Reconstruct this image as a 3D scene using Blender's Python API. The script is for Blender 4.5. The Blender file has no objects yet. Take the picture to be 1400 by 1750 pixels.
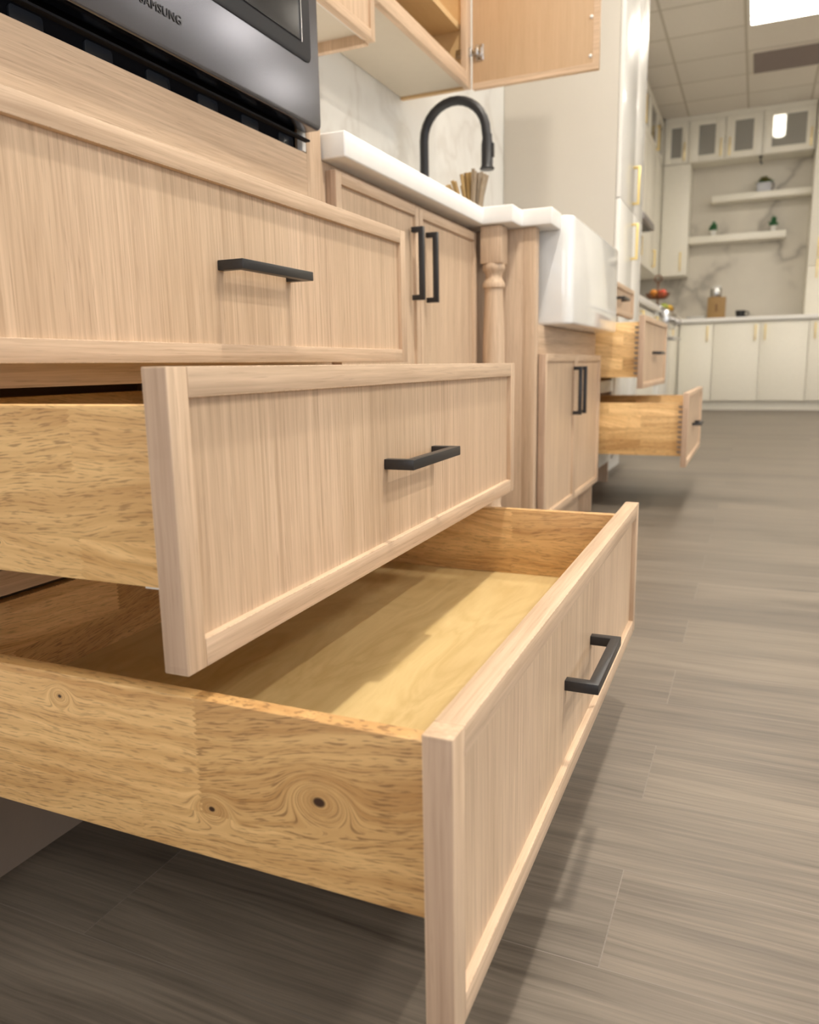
import bpy, bmesh, math, random
from mathutils import Vector, Matrix
random.seed(7)
S = bpy.context.scene
COL = S.collection

# ------------------------------------------------------------------ camera
YAW, PIT, ROLL, FPX = 0.4191, -0.1859, -0.0185, 1318.0
fw = Vector((-math.sin(YAW)*math.cos(PIT), math.cos(YAW)*math.cos(PIT), math.sin(PIT)))
rt = Vector((math.cos(YAW), math.sin(YAW), 0)); up = rt.cross(fw)
rt2 = math.cos(ROLL)*rt + math.sin(ROLL)*up
up2 = -math.sin(ROLL)*rt + math.cos(ROLL)*up
cd = bpy.data.cameras.new('camera'); cam = bpy.data.objects.new('camera', cd); COL.objects.link(cam)
M = Matrix((rt2, up2, -fw)).transposed().to_4x4(); M.translation = Vector((0.601, -0.3858, 0.55))
cam.matrix_world = M
cd.sensor_width = 36; cd.sensor_fit = 'AUTO'; cd.lens = 36*FPX/1750.0
cd.clip_start = 0.02; cd.clip_end = 60
cd.dof.use_dof = True; cd.dof.focus_distance = 0.78; cd.dof.aperture_fstop = 7.0
S.camera = cam
# ------------------------------------------------------------------ exposure, world
S.view_settings.view_transform = 'Standard'; S.view_settings.look = 'None'
S.view_settings.gamma = 1.0; S.view_settings.use_curve_mapping = False
S.view_settings.exposure = 0.30
LIGHT_STRENGTH = 25.0
DOWNLIGHT_POWER = 44.0
LIGHT_COLOR = (1.0, 0.925, 0.81)
WINDOW_POWER = 60.0
w = bpy.data.worlds.new('world'); S.world = w; w.use_nodes = True
w.node_tree.nodes['Background'].inputs[0].default_value = (0.75, 0.85, 1.0, 1)
w.node_tree.nodes['Background'].inputs[1].default_value = 0.6
# daylight entering through the shop window in the right-hand wall
ld = bpy.data.lights.new('window_daylight', 'AREA'); ld.shape = 'RECTANGLE'; ld.size = 5.0; ld.size_y = 2.2
ld.energy = WINDOW_POWER; ld.color = (0.72, 0.84, 1.0)
lo = bpy.data.objects.new('window_daylight', ld); COL.objects.link(lo)
lo.location = (6.5, -0.5, 1.5); lo.rotation_euler = (math.radians(90), 0, math.radians(90))

ld2 = bpy.data.lights.new('added_front_fill', 'AREA'); ld2.shape = 'RECTANGLE'; ld2.size = 3.8; ld2.size_y = 2.2  # unseen fill light added to brighten the near drawer sides
ld2.energy = 56.0; ld2.color = (0.98, 0.98, 1.0)
lo2 = bpy.data.objects.new('added_front_fill', ld2); COL.objects.link(lo2)
lo2.location = (1.4, -5.4, 1.5); lo2.rotation_euler = (math.radians(90), 0, 0)
# ------------------------------------------------------------------ node helpers
class NT:
    def __init__(self, name):
        self.m = bpy.data.materials.new(name); self.m.use_nodes = True
        self.t = self.m.node_tree; self.t.nodes.clear()
        self.out = self.t.nodes.new('ShaderNodeOutputMaterial')
        self.b = self.t.nodes.new('ShaderNodeBsdfPrincipled')
        self.t.links.new(self.b.outputs[0], self.out.inputs[0])
    def n(self, typ, **kw):
        x = self.t.nodes.new('ShaderNode'+typ)
        for k, v in kw.items(): setattr(x, k, v)
        return x
    def put(self, sock, v):
        if hasattr(v, 'is_linked') or isinstance(v, bpy.types.NodeSocket): self.t.links.new(v, sock)
        elif v is not None:
            if sock.type == 'RGBA' and len(v) == 3: v = (*v, 1)
            sock.default_value = v
    def coord(self, loc=False):
        tc = self.n('TexCoord').outputs['Object']
        if loc:
            oi = self.n('ObjectInfo').outputs['Location']
            return self.vm('ADD', tc, self.vm('MULTIPLY', oi, (7.3, 5.1, 6.7)))
        return tc
    def vm(self, op, a, b=None):
        x = self.n('VectorMath', operation=op); self.put(x.inputs[0], a)
        if b is not None: self.put(x.inputs[1], b)
        return x.outputs['Value'] if op in ('LENGTH', 'DISTANCE', 'DOT_PRODUCT') else x.outputs[0]
    def ma(self, op, a, b=None, c=None, clamp=False):
        x = self.n('Math', operation=op); x.use_clamp = clamp; self.put(x.inputs[0], a)
        if b is not None: self.put(x.inputs[1], b)
        if c is not None: self.put(x.inputs[2], c)
        return x.outputs[0]
    def sep(self, v):
        x = self.n('SeparateXYZ'); self.put(x.inputs[0], v); return x.outputs
    def com(self, x_, y_, z_):
        x = self.n('CombineXYZ')
        for i, v in enumerate((x_, y_, z_)): self.put(x.inputs[i], v)
        return x.outputs[0]
    def noise(self, v, scale=1.0, detail=3.0, rough=0.55, dist=0.0):
        x = self.n('TexNoise'); self.put(x.inputs['Vector'], v)
        x.inputs['Scale'].default_value = scale; x.inputs['Detail'].default_value = detail
        x.inputs['Roughness'].default_value = rough; x.inputs['Distortion'].default_value = dist
        return x.outputs[0]
    def rng(self, v, a, b, c=0.0, d=1.0):
        x = self.n('MapRange'); self.put(x.inputs[0], v)
        for i, q in enumerate((a, b, c, d)): x.inputs[i+1].default_value = q
        return x.outputs[0]
    def mix(self, f, a, b, mode='MIX'):
        x = self.n('Mix', data_type='RGBA', blend_type=mode); self.put(x.inputs[0], f)
        self.put(x.inputs[6], a); self.put(x.inputs[7], b); return x.outputs[2]
    def set(self, color=None, rough=None, metal=None, spec=None, bump=None, bstr=0.2, bdist=0.001, coat=None, emit=None, estr=1.0):
        B = self.b.inputs
        if color is not None: self.put(B['Base Color'], color)
        if rough is not None: self.put(B['Roughness'], rough)
        if metal is not None: self.put(B['Metallic'], metal)
        if spec is not None: self.put(B['Specular IOR Level'], spec)
        if coat is not None: B['Coat Weight'].default_value = coat; B['Coat Roughness'].default_value = 0.05
        if emit is not None: self.put(B['Emission Color'], emit); B['Emission Strength'].default_value = estr
        if bump is not None:
            x = self.n('Bump'); x.inputs['Strength'].default_value = bstr; x.inputs['Distance'].default_value = bdist
            self.put(x.inputs['Height'], bump); self.t.links.new(x.outputs[0], B['Normal'])
        return self.m

def plain(name, col, rough=0.5, metal=0.0, var=0.04, scale=30.0, **kw):
    t = NT(name); n = t.noise(t.coord(True), scale, 3)
    c = t.mix(t.rng(n, 0.3, 0.7), tuple(x*(1-var) for x in col), tuple(min(1, x*(1+var)) for x in col))
    return t.set(c, t.rng(n, 0.3, 0.7, rough-min(0.01, var*0.2), rough+min(0.01, var*0.2)), metal, **kw)

OAK_L = (0.70, 0.52, 0.365); OAK_D = (0.475, 0.332, 0.218)
def oak(name, axis, leaf=None, light=OAK_L, dark=OAK_D, contrast=1.0):
    """oak veneer, grain along axis; leaf = axis across which veneer leaves change"""
    t = NT(name); v = t.coord(True)
    a = {'x': 0, 'y': 1, 'z': 2}[axis]
    sc = [260.0]*3; sc[a] = 7.0; fine = t.noise(t.vm('MULTIPLY', v, tuple(sc)), 1.0, 3, 0.6, 0.25)
    sc = [70.0]*3; sc[a] = 1.6; med = t.noise(t.vm('MULTIPLY', v, tuple(sc)), 1.0, 3, 0.6, 0.6)
    sc = [9.0]*3; sc[a] = 1.0; big = t.noise(t.vm('MULTIPLY', v, tuple(sc)), 1.0, 2, 0.5)
    f = t.ma('ADD', t.ma('MULTIPLY', fine, 0.5), t.ma('ADD', t.ma('MULTIPLY', med, 0.33), t.ma('MULTIPLY', big, 0.17)))
    f = t.rng(f, 0.5-0.15/contrast, 0.5+0.13/contrast)
    col = t.mix(f, dark, light)
    sc = [420.0]*3; sc[a] = 22.0; pore = t.noise(t.vm('MULTIPLY', v, tuple(sc)), 1.0, 2)
    p = t.rng(pore, 0.60, 0.74)
    col = t.mix(t.ma('MULTIPLY', p, 0.38*contrast), col, (dark[0]*0.66, dark[1]*0.62, dark[2]*0.6))
    if leaf == 'joint':
        l = t.ma('ADD', t.sep(v)[a], t.ma('MULTIPLY', t.n('ObjectInfo').outputs['Random'], 3.0))
        wn = t.n('TexWhiteNoise', noise_dimensions='1D'); t.put(wn.inputs['W'], t.ma('FLOOR', t.ma('MULTIPLY', l, 7.1)))
        col = t.mix(t.rng(wn.outputs[0], 0, 1, 0.0, 0.3), col, (0.33, 0.22, 0.15), 'MIX')
    elif leaf:
        l = t.sep(v)[{'x': 0, 'y': 1, 'z': 2}[leaf]]
        wn = t.n('TexWhiteNoise', noise_dimensions='1D'); t.put(wn.inputs['W'], t.ma('FLOOR', t.ma('MULTIPLY', l, 8.3)))
        col = t.mix(t.rng(wn.outputs[0], 0, 1, 0.0, 0.22), col, (0.50, 0.36, 0.22), 'MIX')
    return t.set(col, 0.48, bump=f, bstr=0.12, bdist=0.0006, spec=0.35)

def rubber(name, la, ha, knots=(), joff=0.43, light=(0.93, 0.645, 0.31), dark=(0.62, 0.36, 0.14), pw=0.27, ph=0.043, shift=(0.0, 0.0)):
    """finger-jointed edge-glued rubberwood: la length axis, ha height axis (0,1,2)"""
    t = NT(name); v = t.coord(not knots); s = t.sep(v)
    L = t.ma('ADD', s[la], shift[0]); H = t.ma('ADD', s[ha], shift[1])
    third = s[({0, 1, 2}-{la, ha}).pop()]
    zig = t.ma('MULTIPLY', t.ma('PINGPONG', H, 0.0022), 1.7)
    wob = t.ma('MULTIPLY', t.noise(t.com(t.ma('MULTIPLY', L, 7.0), 3.3, 0), 1.0, 1), 0.004)
    br = t.n('TexBrick'); br.offset = joff; br.squash = 1.0
    t.put(br.inputs['Vector'], t.com(t.ma('ADD', L, zig), t.ma('ADD', H, wob), 0.0))
    t.put(br.inputs['Color1'], (0, 0, 0)); t.put(br.inputs['Color2'], (1, 1, 1)); t.put(br.inputs['Mortar'], (0.4, 0.4, 0.4))
    for k, q in (('Scale', 1.0), ('Mortar Size', 0.0), ('Mortar Smooth', 0.0), ('Bias', 0.0), ('Brick Width', pw), ('Row Height', ph)):
        br.inputs[k].default_value = q
    rnd = t.sep(br.outputs[0])[0]
    hh = H
    core = None
    for (kl, kh, r) in knots:
        dl = t.ma('SUBTRACT', s[la], kl); dh = t.ma('SUBTRACT', s[ha], kh)
        d = t.ma('SQRT', t.ma('ADD', t.ma('MULTIPLY', t.ma('MULTIPLY', dl, dl), 0.55), t.ma('MULTIPLY', dh, dh)))
        g = t.ma('POWER', 2.718, t.ma('MULTIPLY', t.ma('POWER', t.ma('DIVIDE', d, r*2.5), 2.0), -1.0))
        mx = t.n('Mix', data_type='FLOAT'); t.put(mx.inputs[0], g); t.put(mx.inputs[2], hh); t.put(mx.inputs[3], t.ma('ADD', d, kh))
        hh = mx.outputs[0]
        c = t.rng(d, r*0.42, r*0.72, 1.0, 0.0)
        core = c if core is None else t.ma('MAXIMUM', core, c)
    off = t.ma('MULTIPLY', rnd, 37.0)
    slope = t.ma('MULTIPLY', t.ma('SUBTRACT', rnd, 0.5), 0.42)
    hh = t.ma('ADD', hh, t.ma('MULTIPLY', L, slope))
    warp = t.ma('MULTIPLY', t.noise(t.com(t.ma('ADD', t.ma('MULTIPLY', L, 9.0), off), t.ma('MULTIPLY', hh, 16.0), third), 1.0, 2), 0.022)
    hw = t.ma('ADD', hh, warp)
    g1 = t.noise(t.com(t.ma('ADD', t.ma('MULTIPLY', L, 5.0), off), t.ma('MULTIPLY', hw, 150.0), t.ma('MULTIPLY', third, 60.0)), 1.0, 3, 0.6)
    g2 = t.noise(t.com(t.ma('ADD', t.ma('MULTIPLY', L, 62.0), off), t.ma('MULTIPLY', hw, 760.0), t.ma('MULTIPLY', third, 300.0)), 1.0, 2, 0.5)
    g3 = t.noise(t.com(t.ma('ADD', t.ma('MULTIPLY', L, 3.0), off), t.ma('MULTIPLY', hw, 34.0), 0.7), 1.0, 2, 0.5)
    f = t.rng(t.ma('ADD', t.ma('MULTIPLY', g1, 0.55), t.ma('MULTIPLY', g3, 0.45)), 0.37, 0.63)
    col = t.mix(f, dark, light)
    tint = t.mix(rnd, (0.72, 0.65, 0.57), (1.06, 1.05, 1.03))
    col = t.mix(1.0, col, tint, 'MULTIPLY')
    pore = t.ma('MULTIPLY', t.rng(g2, 0.54, 0.64), t.rng(rnd, 0.0, 1.0, 1.0, 0.35))
    col = t.mix(t.ma('MULTIPLY', pore, 0.72), col, (0.22, 0.11, 0.04))
    if core is not None: col = t.mix(core, col, (0.045, 0.018, 0.008))
    return t.set(col, 0.42, bump=f, bstr=0.1, bdist=0.0005, spec=0.4)

OAKX, OAKY, OAKZ = oak('oak_grain_across', 'x'), oak('oak_grain_horizontal', 'y'), oak('oak_grain_vertical', 'z')
OAKP = oak('oak_panel_veneer', 'z', 'y', contrast=1.15)
EDGE = oak('oak_solid_edge', 'z', 'joint', light=(0.60, 0.43, 0.31), dark=(0.40, 0.27, 0.185), contrast=1.0)
OAKIN = oak('oak_door_inside', 'z', 'x', light=(0.64, 0.445, 0.275), dark=(0.52, 0.345, 0.20), contrast=0.7)
CREAMWOOD = oak('birch_interior', 'y', light=(0.66, 0.46, 0.24), dark=(0.55, 0.36, 0.17), contrast=0.5)
RUBX = rubber('rubberwood_side', 0, 2)
RUBY = rubber('rubberwood_back', 1, 2, shift=(0.1, 0.02))
def plywood():
    t = NT('birch_plywood'); v = t.coord(True); s = t.sep(v)
    n = t.noise(t.com(t.ma('MULTIPLY', s[0], 16.0), t.ma('MULTIPLY', s[1], 5.0), 0), 1.0, 3, 0.5, 1.2)
    n2 = t.noise(t.com(t.ma('MULTIPLY', s[0], 150.0), t.ma('MULTIPLY', s[1], 14.0), 0), 1.0, 2)
    ring = t.ma('PINGPONG', t.ma('MULTIPLY', n, 7.0), 1.0)
    f = t.ma('ADD', t.ma('MULTIPLY', ring, 0.5), t.ma('MULTIPLY', n2, 0.5))
    return t.set(t.mix(t.rng(f, 0.2, 0.8), (0.60, 0.43, 0.19), (0.70, 0.525, 0.255)), 0.5, spec=0.3)
PLY = plywood()
def floor_mat():
    t = NT('vinyl_plank'); v = t.coord(); s = t.sep(v)
    x = t.ma('ADD', s[0], -0.02+9.6); y = t.ma('ADD', s[1], -0.252+0.153*80)
    br = t.n('TexBrick'); br.offset = 0.5; t.put(br.inputs['Vector'], t.com(x, y, 0))
    t.put(br.inputs['Color1'], (0, 0, 0)); t.put(br.inputs['Color2'], (1, 1, 1)); t.put(br.inputs['Mortar'], (0.5, 0.5, 0.5))
    for k, q in (('Scale', 1.0), ('Mortar Size', 0.0007), ('Mortar Smooth', 0.2), ('Bias', 0.0), ('Brick Width', 0.96), ('Row Height', 0.153)):
        br.inputs[k].default_value = q
    rnd = t.sep(br.outputs[0])[0]; off = t.ma('MULTIPLY', rnd, 51.0)
    warp = t.ma('MULTIPLY', t.noise(t.com(t.ma('ADD', t.ma('MULTIPLY', x, 3.0), off), t.ma('MULTIPLY', y, 9.0), 0), 1.0, 2), 0.022)
    yy = t.ma('ADD', y, warp)
    g1 = t.noise(t.com(t.ma('ADD', t.ma('MULTIPLY', x, 2.2), off), t.ma('MULTIPLY', yy, 34.0), 0), 1.0, 4, 0.62)
    g2 = t.noise(t.com(t.ma('ADD', t.ma('MULTIPLY', x, 5.0), off), t.ma('MULTIPLY', yy, 190.0), 0), 1.0, 3, 0.6)
    g3 = t.noise(t.com(t.ma('ADD', t.ma('MULTIPLY', x, 1.2), off), t.ma('MULTIPLY', yy, 7.0), 0), 1.0, 2)
    f = t.ma('ADD', t.ma('MULTIPLY', g1, 0.38), t.ma('ADD', t.ma('MULTIPLY', g2, 0.38), t.ma('MULTIPLY', g3, 0.24)))
    f = t.rng(f, 0.36, 0.63)
    col = t.mix(f, (0.10, 0.083, 0.067), (0.255, 0.216, 0.175))
    col = t.mix(1.0, col, t.mix(rnd, (0.86, 0.86, 0.86), (1.08, 1.07, 1.05)), 'MULTIPLY')
    col = t.mix(t.ma('MULTIPLY', br.outputs[1], 0.35), col, (0.30, 0.27, 0.24))
    return t.set(col, t.rng(f, 0, 1, 0.38, 0.52), bump=g2, bstr=0.3, bdist=0.0008, spec=0.45)
def marble(name, base, vein, scale=1.0, amount=0.6):
    t = NT(name); v = t.coord()
    wv = t.vm('ADD', v, t.vm('MULTIPLY', t.n('TexNoise').outputs[1], (0, 0, 0)))
    n0 = t.n('TexNoise'); t.put(n0.inputs['Vector'], v); n0.inputs['Scale'].default_value = 1.6*scale; n0.inputs['Detail'].default_value = 5
    d = t.vm('ADD', v, t.vm('MULTIPLY', t.vm('SUBTRACT', n0.outputs[1], (0.5, 0.5, 0.5)), (0.9, 0.9, 0.9)))
    n = t.noise(d, 1.1*scale, 4, 0.55)
    vv = t.rng(t.ma('ABSOLUTE', t.ma('SUBTRACT', n, 0.5)), 0.0, 0.045, 1.0, 0.0)
    soft = t.rng(t.ma('ABSOLUTE', t.ma('SUBTRACT', n, 0.5)), 0.0, 0.16, 1.0, 0.0)
    f = t.ma('ADD', t.ma('MULTIPLY', t.ma('POWER', vv, 2.0), amount), t.ma('MULTIPLY', soft, amount*0.35), clamp=True)
    return t.set(t.mix(f, base, vein), 0.42, spec=0.4)
FLOOR = floor_mat()
MARBLE = marble('white_marble', (0.84, 0.83, 0.79), (0.58, 0.54, 0.48), 1.0, 0.34)
MARBLE_FAR = marble('cream_marble', (0.76, 0.71, 0.61), (0.34, 0.31, 0.26), 0.55, 0.62)
QUARTZ = plain('white_quartz', (0.86, 0.84, 0.80), 0.3, var=0.015)
CERAMIC = plain('glazed_fireclay', (0.88, 0.88, 0.86), 0.08, var=0.01, coat=0.6)
BLACK = plain('matt_black_metal', (0.018, 0.018, 0.02), 0.38, 0.0, var=0.1, scale=200)
BLACKSOFT = plain('dark_void', (0.006, 0.006, 0.008), 0.7, spec=0.1)
STEELD = plain('black_stainless', (0.15, 0.155, 0.185), 0.22, 1.0, var=0.03, scale=8)
GLASSD = plain('oven_glass', (0.010, 0.010, 0.012), 0.2, 0.0, var=0.1, spec=0.12)
BEZEL = plain('oven_bezel', (0.035, 0.036, 0.040), 0.45, 0.0, spec=0.06)
CHROME = plain('bright_steel', (0.62, 0.62, 0.62), 0.22, 1.0, var=0.05)
SILVERLINE = plain('silver_trim', (0.72, 0.72, 0.74), 0.25, 1.0)
GOLD = plain('brushed_brass', (0.80, 0.62, 0.25), 0.33, 0.85, var=0.05)
WHITEGLOSS = plain('white_lacquer', (0.84, 0.83, 0.79), 0.27, var=0.01, coat=0.3)
CREAM = plain('cream_lacquer', (0.90, 0.865, 0.76), 0.38, var=0.015)
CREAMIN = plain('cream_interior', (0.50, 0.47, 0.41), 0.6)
PAINT = plain('warm_white_paint', (0.78, 0.72, 0.63), 0.7, var=0.008, scale=6)
SIDESHADE = plain('white_side_in_shade', (0.56, 0.52, 0.455), 0.6, var=0.008, scale=6)  # white cabinet's side in shade, the darkening put into the colour
LAMINATE = plain('beige_laminate', (0.60, 0.53, 0.43), 0.6, var=0.01)
WHITEP = plain('white_plastic', (0.85, 0.84, 0.80), 0.4)
GREY = plain('grey_metal', (0.30, 0.28, 0.27), 0.4, 0.6)
TAUPE = plain('taupe_board', (0.27, 0.20, 0.15), 0.55)
VENT = plain('taupe_vent', (0.26, 0.21, 0.20), 0.7)
def ceil_mat():
    t = NT('ceiling_tile'); v = t.coord(); s = t.sep(v)
    br = t.n('TexBrick'); br.offset = 0.0
    t.put(br.inputs['Vector'], t.com(t.ma('ADD', s[0], -0.36+0.62*20), t.ma('ADD', s[1], -6.61+0.605*40), 0))
    t.put(br.inputs['Color1'], (0.80, 0.755, 0.69)); t.put(br.inputs['Color2'], (0.86, 0.81, 0.74)); t.put(br.inputs['Mortar'], (0.60, 0.55, 0.47))
    for k, q in (('Scale', 1.0), ('Mortar Size', 0.012), ('Mortar Smooth', 0.1), ('Bias', 0.0), ('Brick Width', 0.62), ('Row Height', 0.605)):
        br.inputs[k].default_value = q
    n = t.noise(v, 90, 3)
    return t.set(t.mix(t.rng(n, 0.3, 0.7, 0, 0.12), br.outputs[0], (0.3, 0.27, 0.23)), 0.9, spec=0.1)
CEIL = ceil_mat()
def lamp_mat():
    t = NT('light_diffuser'); n = t.noise(t.coord(), 40, 2)
    return t.set((0.9, 0.9, 0.9), t.rng(n, 0, 1, 0.45, 0.55), emit=LIGHT_COLOR, estr=LIGHT_STRENGTH)
LAMP = lamp_mat()
def glow_mat():
    t = NT('cabinet_lamp_glow'); n = t.noise(t.coord(), 40, 2)
    return t.set((0.9, 0.9, 0.9), t.rng(n, 0, 1, 0.45, 0.55), emit=(1.0, 0.95, 0.88), estr=6.0)
GLOW = glow_mat()
def glass_mat():
    t = NT('clear_glass'); t.t.nodes.remove(t.b)
    tr = t.n('BsdfTransparent'); tr.inputs[0].default_value = (0.86, 0.86, 0.82, 1)
    df = t.n('BsdfDiffuse'); df.inputs[0].default_value = (0.62, 0.60, 0.55, 1)
    gl = t.n('BsdfGlossy'); gl.inputs['Roughness'].default_value = 0.03
    fr = t.n('Fresnel'); fr.inputs[0].default_value = 1.5
    n = t.noise(t.coord(), 3, 1)
    m0 = t.n('MixShader'); t.put(m0.inputs[0], t.rng(n, 0, 1, 0.42, 0.5)); t.t.links.new(tr.outputs[0], m0.inputs[1]); t.t.links.new(df.outputs[0], m0.inputs[2])
    mx = t.n('MixShader'); t.put(mx.inputs[0], fr.outputs[0])
    t.t.links.new(m0.outputs[0], mx.inputs[1]); t.t.links.new(gl.outputs[0], mx.inputs[2])
    t.t.links.new(mx.outputs[0], t.out.inputs[0]); return t.m
GLASS = glass_mat()
GREEN = plain('leaf_green', (0.03, 0.14, 0.05), 0.5, var=0.35, scale=60)
OLIVE = plain('succulent_olive', (0.13, 0.12, 0.03), 0.5, var=0.4, scale=60)
REED_T = oak('dried_reed_tan', 'z', light=(0.46, 0.31, 0.13), dark=(0.22, 0.13, 0.045))
REED_G = oak('dried_reed_grey', 'z', light=(0.38, 0.30, 0.21), dark=(0.22, 0.165, 0.11))
KRAFT = plain('brown_board', (0.36, 0.22, 0.085), 0.6, var=0.08)
RED = plain('red_fruit', (0.72, 0.10, 0.05), 0.35, var=0.2); ORANGE = plain('orange_fruit', (0.80, 0.30, 0.03), 0.4, var=0.12)
LIME = plain('green_fruit', (0.36, 0.42, 0.06), 0.4, var=0.15); LEMON = plain('yellow_fruit', (0.80, 0.50, 0.05), 0.4, var=0.1)
RUST = plain('rust_wire', (0.22, 0.09, 0.035), 0.45, 0.4)

# ------------------------------------------------------------------ mesh helpers
class MB:
    def __init__(self): self.v = []; self.f = []; self.mi = []; self.sm = []
    def face(self, idx, mi=0, smooth=False): self.f.append(idx); self.mi.append(mi); self.sm.append(smooth)
    def box(self, x0, x1, y0, y1, z0, z1, mi=0):
        b = len(self.v); x0, x1 = min(x0, x1), max(x0, x1); y0, y1 = min(y0, y1), max(y0, y1); z0, z1 = min(z0, z1), max(z0, z1)
        self.v += [(x0,y0,z0),(x1,y0,z0),(x1,y1,z0),(x0,y1,z0),(x0,y0,z1),(x1,y0,z1),(x1,y1,z1),(x0,y1,z1)]
        for q in ((0,3,2,1),(4,5,6,7),(0,1,5,4),(1,2,6,5),(2,3,7,6),(3,0,4,7)): self.face([b+i for i in q], mi)
        return self
    def prism(self, pts, axis, a, b_, mi=0, smooth=False):
        """polygon pts (2-D, ccw looking down +axis) extruded along axis a..b_"""
        b = len(self.v); n = len(pts)
        def mk(p, h): return {'x': (h, p[0], p[1]), 'y': (p[1], h, p[0]), 'z': (p[0], p[1], h)}[axis]
        self.v += [mk(p, a) for p in pts]+[mk(p, b_) for p in pts]
        self.face([b+n-1-i for i in range(n)], mi); self.face([b+n+i for i in range(n)], mi)
        for i in range(n): self.face([b+i, b+(i+1) % n, b+n+(i+1) % n, b+n+i], mi, smooth)
        return self
    def lathe(self, prof, c=(0, 0, 0), n=24, mi=0):
        b = len(self.v)
        for r, z in prof:
            for k in range(n):
                a = 2*math.pi*k/n; self.v.append((c[0]+r*math.cos(a), c[1]+r*math.sin(a), c[2]+z))
        for j in range(len(prof)-1):
            for k in range(n):
                self.face([b+j*n+k, b+j*n+(k+1) % n, b+(j+1)*n+(k+1) % n, b+(j+1)*n+k], mi, True)
        self.face([b+n-1-k for k in range(n)], mi); self.face([b+(len(prof)-1)*n+k for k in range(n)], mi)
        return self
    def tube(self, pts, rad, n=10, mi=0):
        pts = [Vector(p) for p in pts]; b = len(self.v)
        rads = rad if isinstance(rad, (list, tuple)) else [rad]*len(pts)
        u = None
        for i, p in enumerate(pts):
            d = (pts[min(i+1, len(pts)-1)]-pts[max(i-1, 0)]).normalized()
            if u is None: u = d.orthogonal().normalized()
            u = (u-d*u.dot(d)).normalized(); w_ = d.cross(u)
            for k in range(n):
                a = 2*math.pi*k/n; self.v.append(tuple(p+(u*math.cos(a)+w_*math.sin(a))*rads[i]))
        for i in range(len(pts)-1):
            for k in range(n): self.face([b+i*n+k, b+i*n+(k+1) % n, b+(i+1)*n+(k+1) % n, b+(i+1)*n+k], mi, True)
        self.face([b+n-1-k for k in range(n)], mi); self.face([b+(len(pts)-1)*n+k for k in range(n)], mi)
        return self
    def ball(self, c, r, n=16, sz=1.0, mi=0):
        m = n//2; prof = [(max(1e-4, r*math.sin(math.pi*j/m)), -r*sz*math.cos(math.pi*j/m)) for j in range(m+1)]
        return self.lathe(prof, c, n, mi)
    def build(self, name, mats, parent=None, bevel=0.0, seg=2, loc=None, rotz=0.0):
        me = bpy.data.meshes.new(name); me.from_pydata([tuple(p) for p in self.v], [], self.f)
        if not isinstance(mats, (list, tuple)): mats = [mats]
        for m in mats: me.materials.append(m)
        for p, mi, sm in zip(me.polygons, self.mi, self.sm): p.material_index = mi; p.use_smooth = sm
        bm = bmesh.new(); bm.from_mesh(me)
        bmesh.ops.recalc_face_normals(bm, faces=bm.faces)
        if bevel > 0:
            es = [e for e in bm.edges if len(e.link_faces) == 2 and e.calc_face_angle(0) > 0.6]
            bmesh.ops.bevel(bm, geom=es, offset=bevel, segments=seg, profile=0.5, affect='EDGES', clamp_overlap=True)
        bm.to_mesh(me); bm.free()
        me.set_sharp_from_angle(angle=math.radians(40))
        o = bpy.data.objects.new(name, me); COL.objects.link(o)
        if parent is not None: o.parent = parent
        if loc is not None: o.location = loc
        o.rotation_euler[2] = rotz
        return o
def tag(o, label, cat, group=None):
    o['label'] = label; o['category'] = cat
    if group: o['group'] = group
    return o
def thing(name, label, cat, loc=(0, 0, 0), group=None):
    o = bpy.data.objects.new(name, None); COL.objects.link(o); o.location = loc; o.empty_display_size = 0.05
    return tag(o, label, cat, group)
def struct(o): o['kind'] = 'structure'; return o
def copy_tree(o, parent=None):
    c = o.copy(); COL.objects.link(c)
    if parent is not None: c.parent = parent
    for ch in list(o.children): copy_tree(ch, c)
    return c

def pull(parent, mat, along, cy, cz, xf, L=0.148, so=0.027, s=0.0108):
    """square bar pull standing off a face at x = xf (local of the parent)"""
    h = L/2; b = MB()
    if along == 'y':
        pts = [(xf, -h), (xf+so, -h), (xf+so, h), (xf, h), (xf, h-s), (xf+so-s, h-s), (xf+so-s, -h+s), (xf, -h+s)]
        pts = [(p[0], p[1]+cy) for p in pts]
        b.prism(pts, 'z', cz-s/2, cz+s/2)
    else:
        pts = [(-h, xf), (-h, xf+so), (h, xf+so), (h, xf), (h-s, xf), (h-s, xf+so-s), (-h+s, xf+so-s), (-h+s, xf)]
        pts = [(p[0]+cz, p[1]) for p in pts]
        b.prism(pts, 'y', cy-s/2, cy+s/2)
    return b.build('handle', mat, parent, bevel=0.0007)
def shaker(mb, y0, y1, z0, z1, xf, t=0.02, r=0.0203, rec=0.0065):
    """slim shaker frame in the y-z plane, front at xf. materials: 0 stile, 1 rail, 2 end edge"""
    mb.box(xf-t, xf, y0, y0+r, z0, z1, 0); mb.box(xf-t, xf, y1-r, y1, z0, z1, 0)
    mb.box(xf-t, xf, y0+r, y1-r, z1-r, z1, 1); mb.box(xf-t, xf, y0+r, y1-r, z0, z0+r, 1)
    # the outer end grain of the frame is a different board
    for k in range(len(mb.f)):
        ys = [mb.v[i][1] for i in mb.f[k]]
        if max(ys)-min(ys) < 1e-6 and (abs(ys[0]-y0) < 1e-6 or abs(ys[0]-y1) < 1e-6): mb.mi[k] = 2
    return MB().box(xf-t+0.002, xf-rec, y0+r-0.001, y1-r+0.001, z0+r-0.001, z1-r+0.001)

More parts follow.
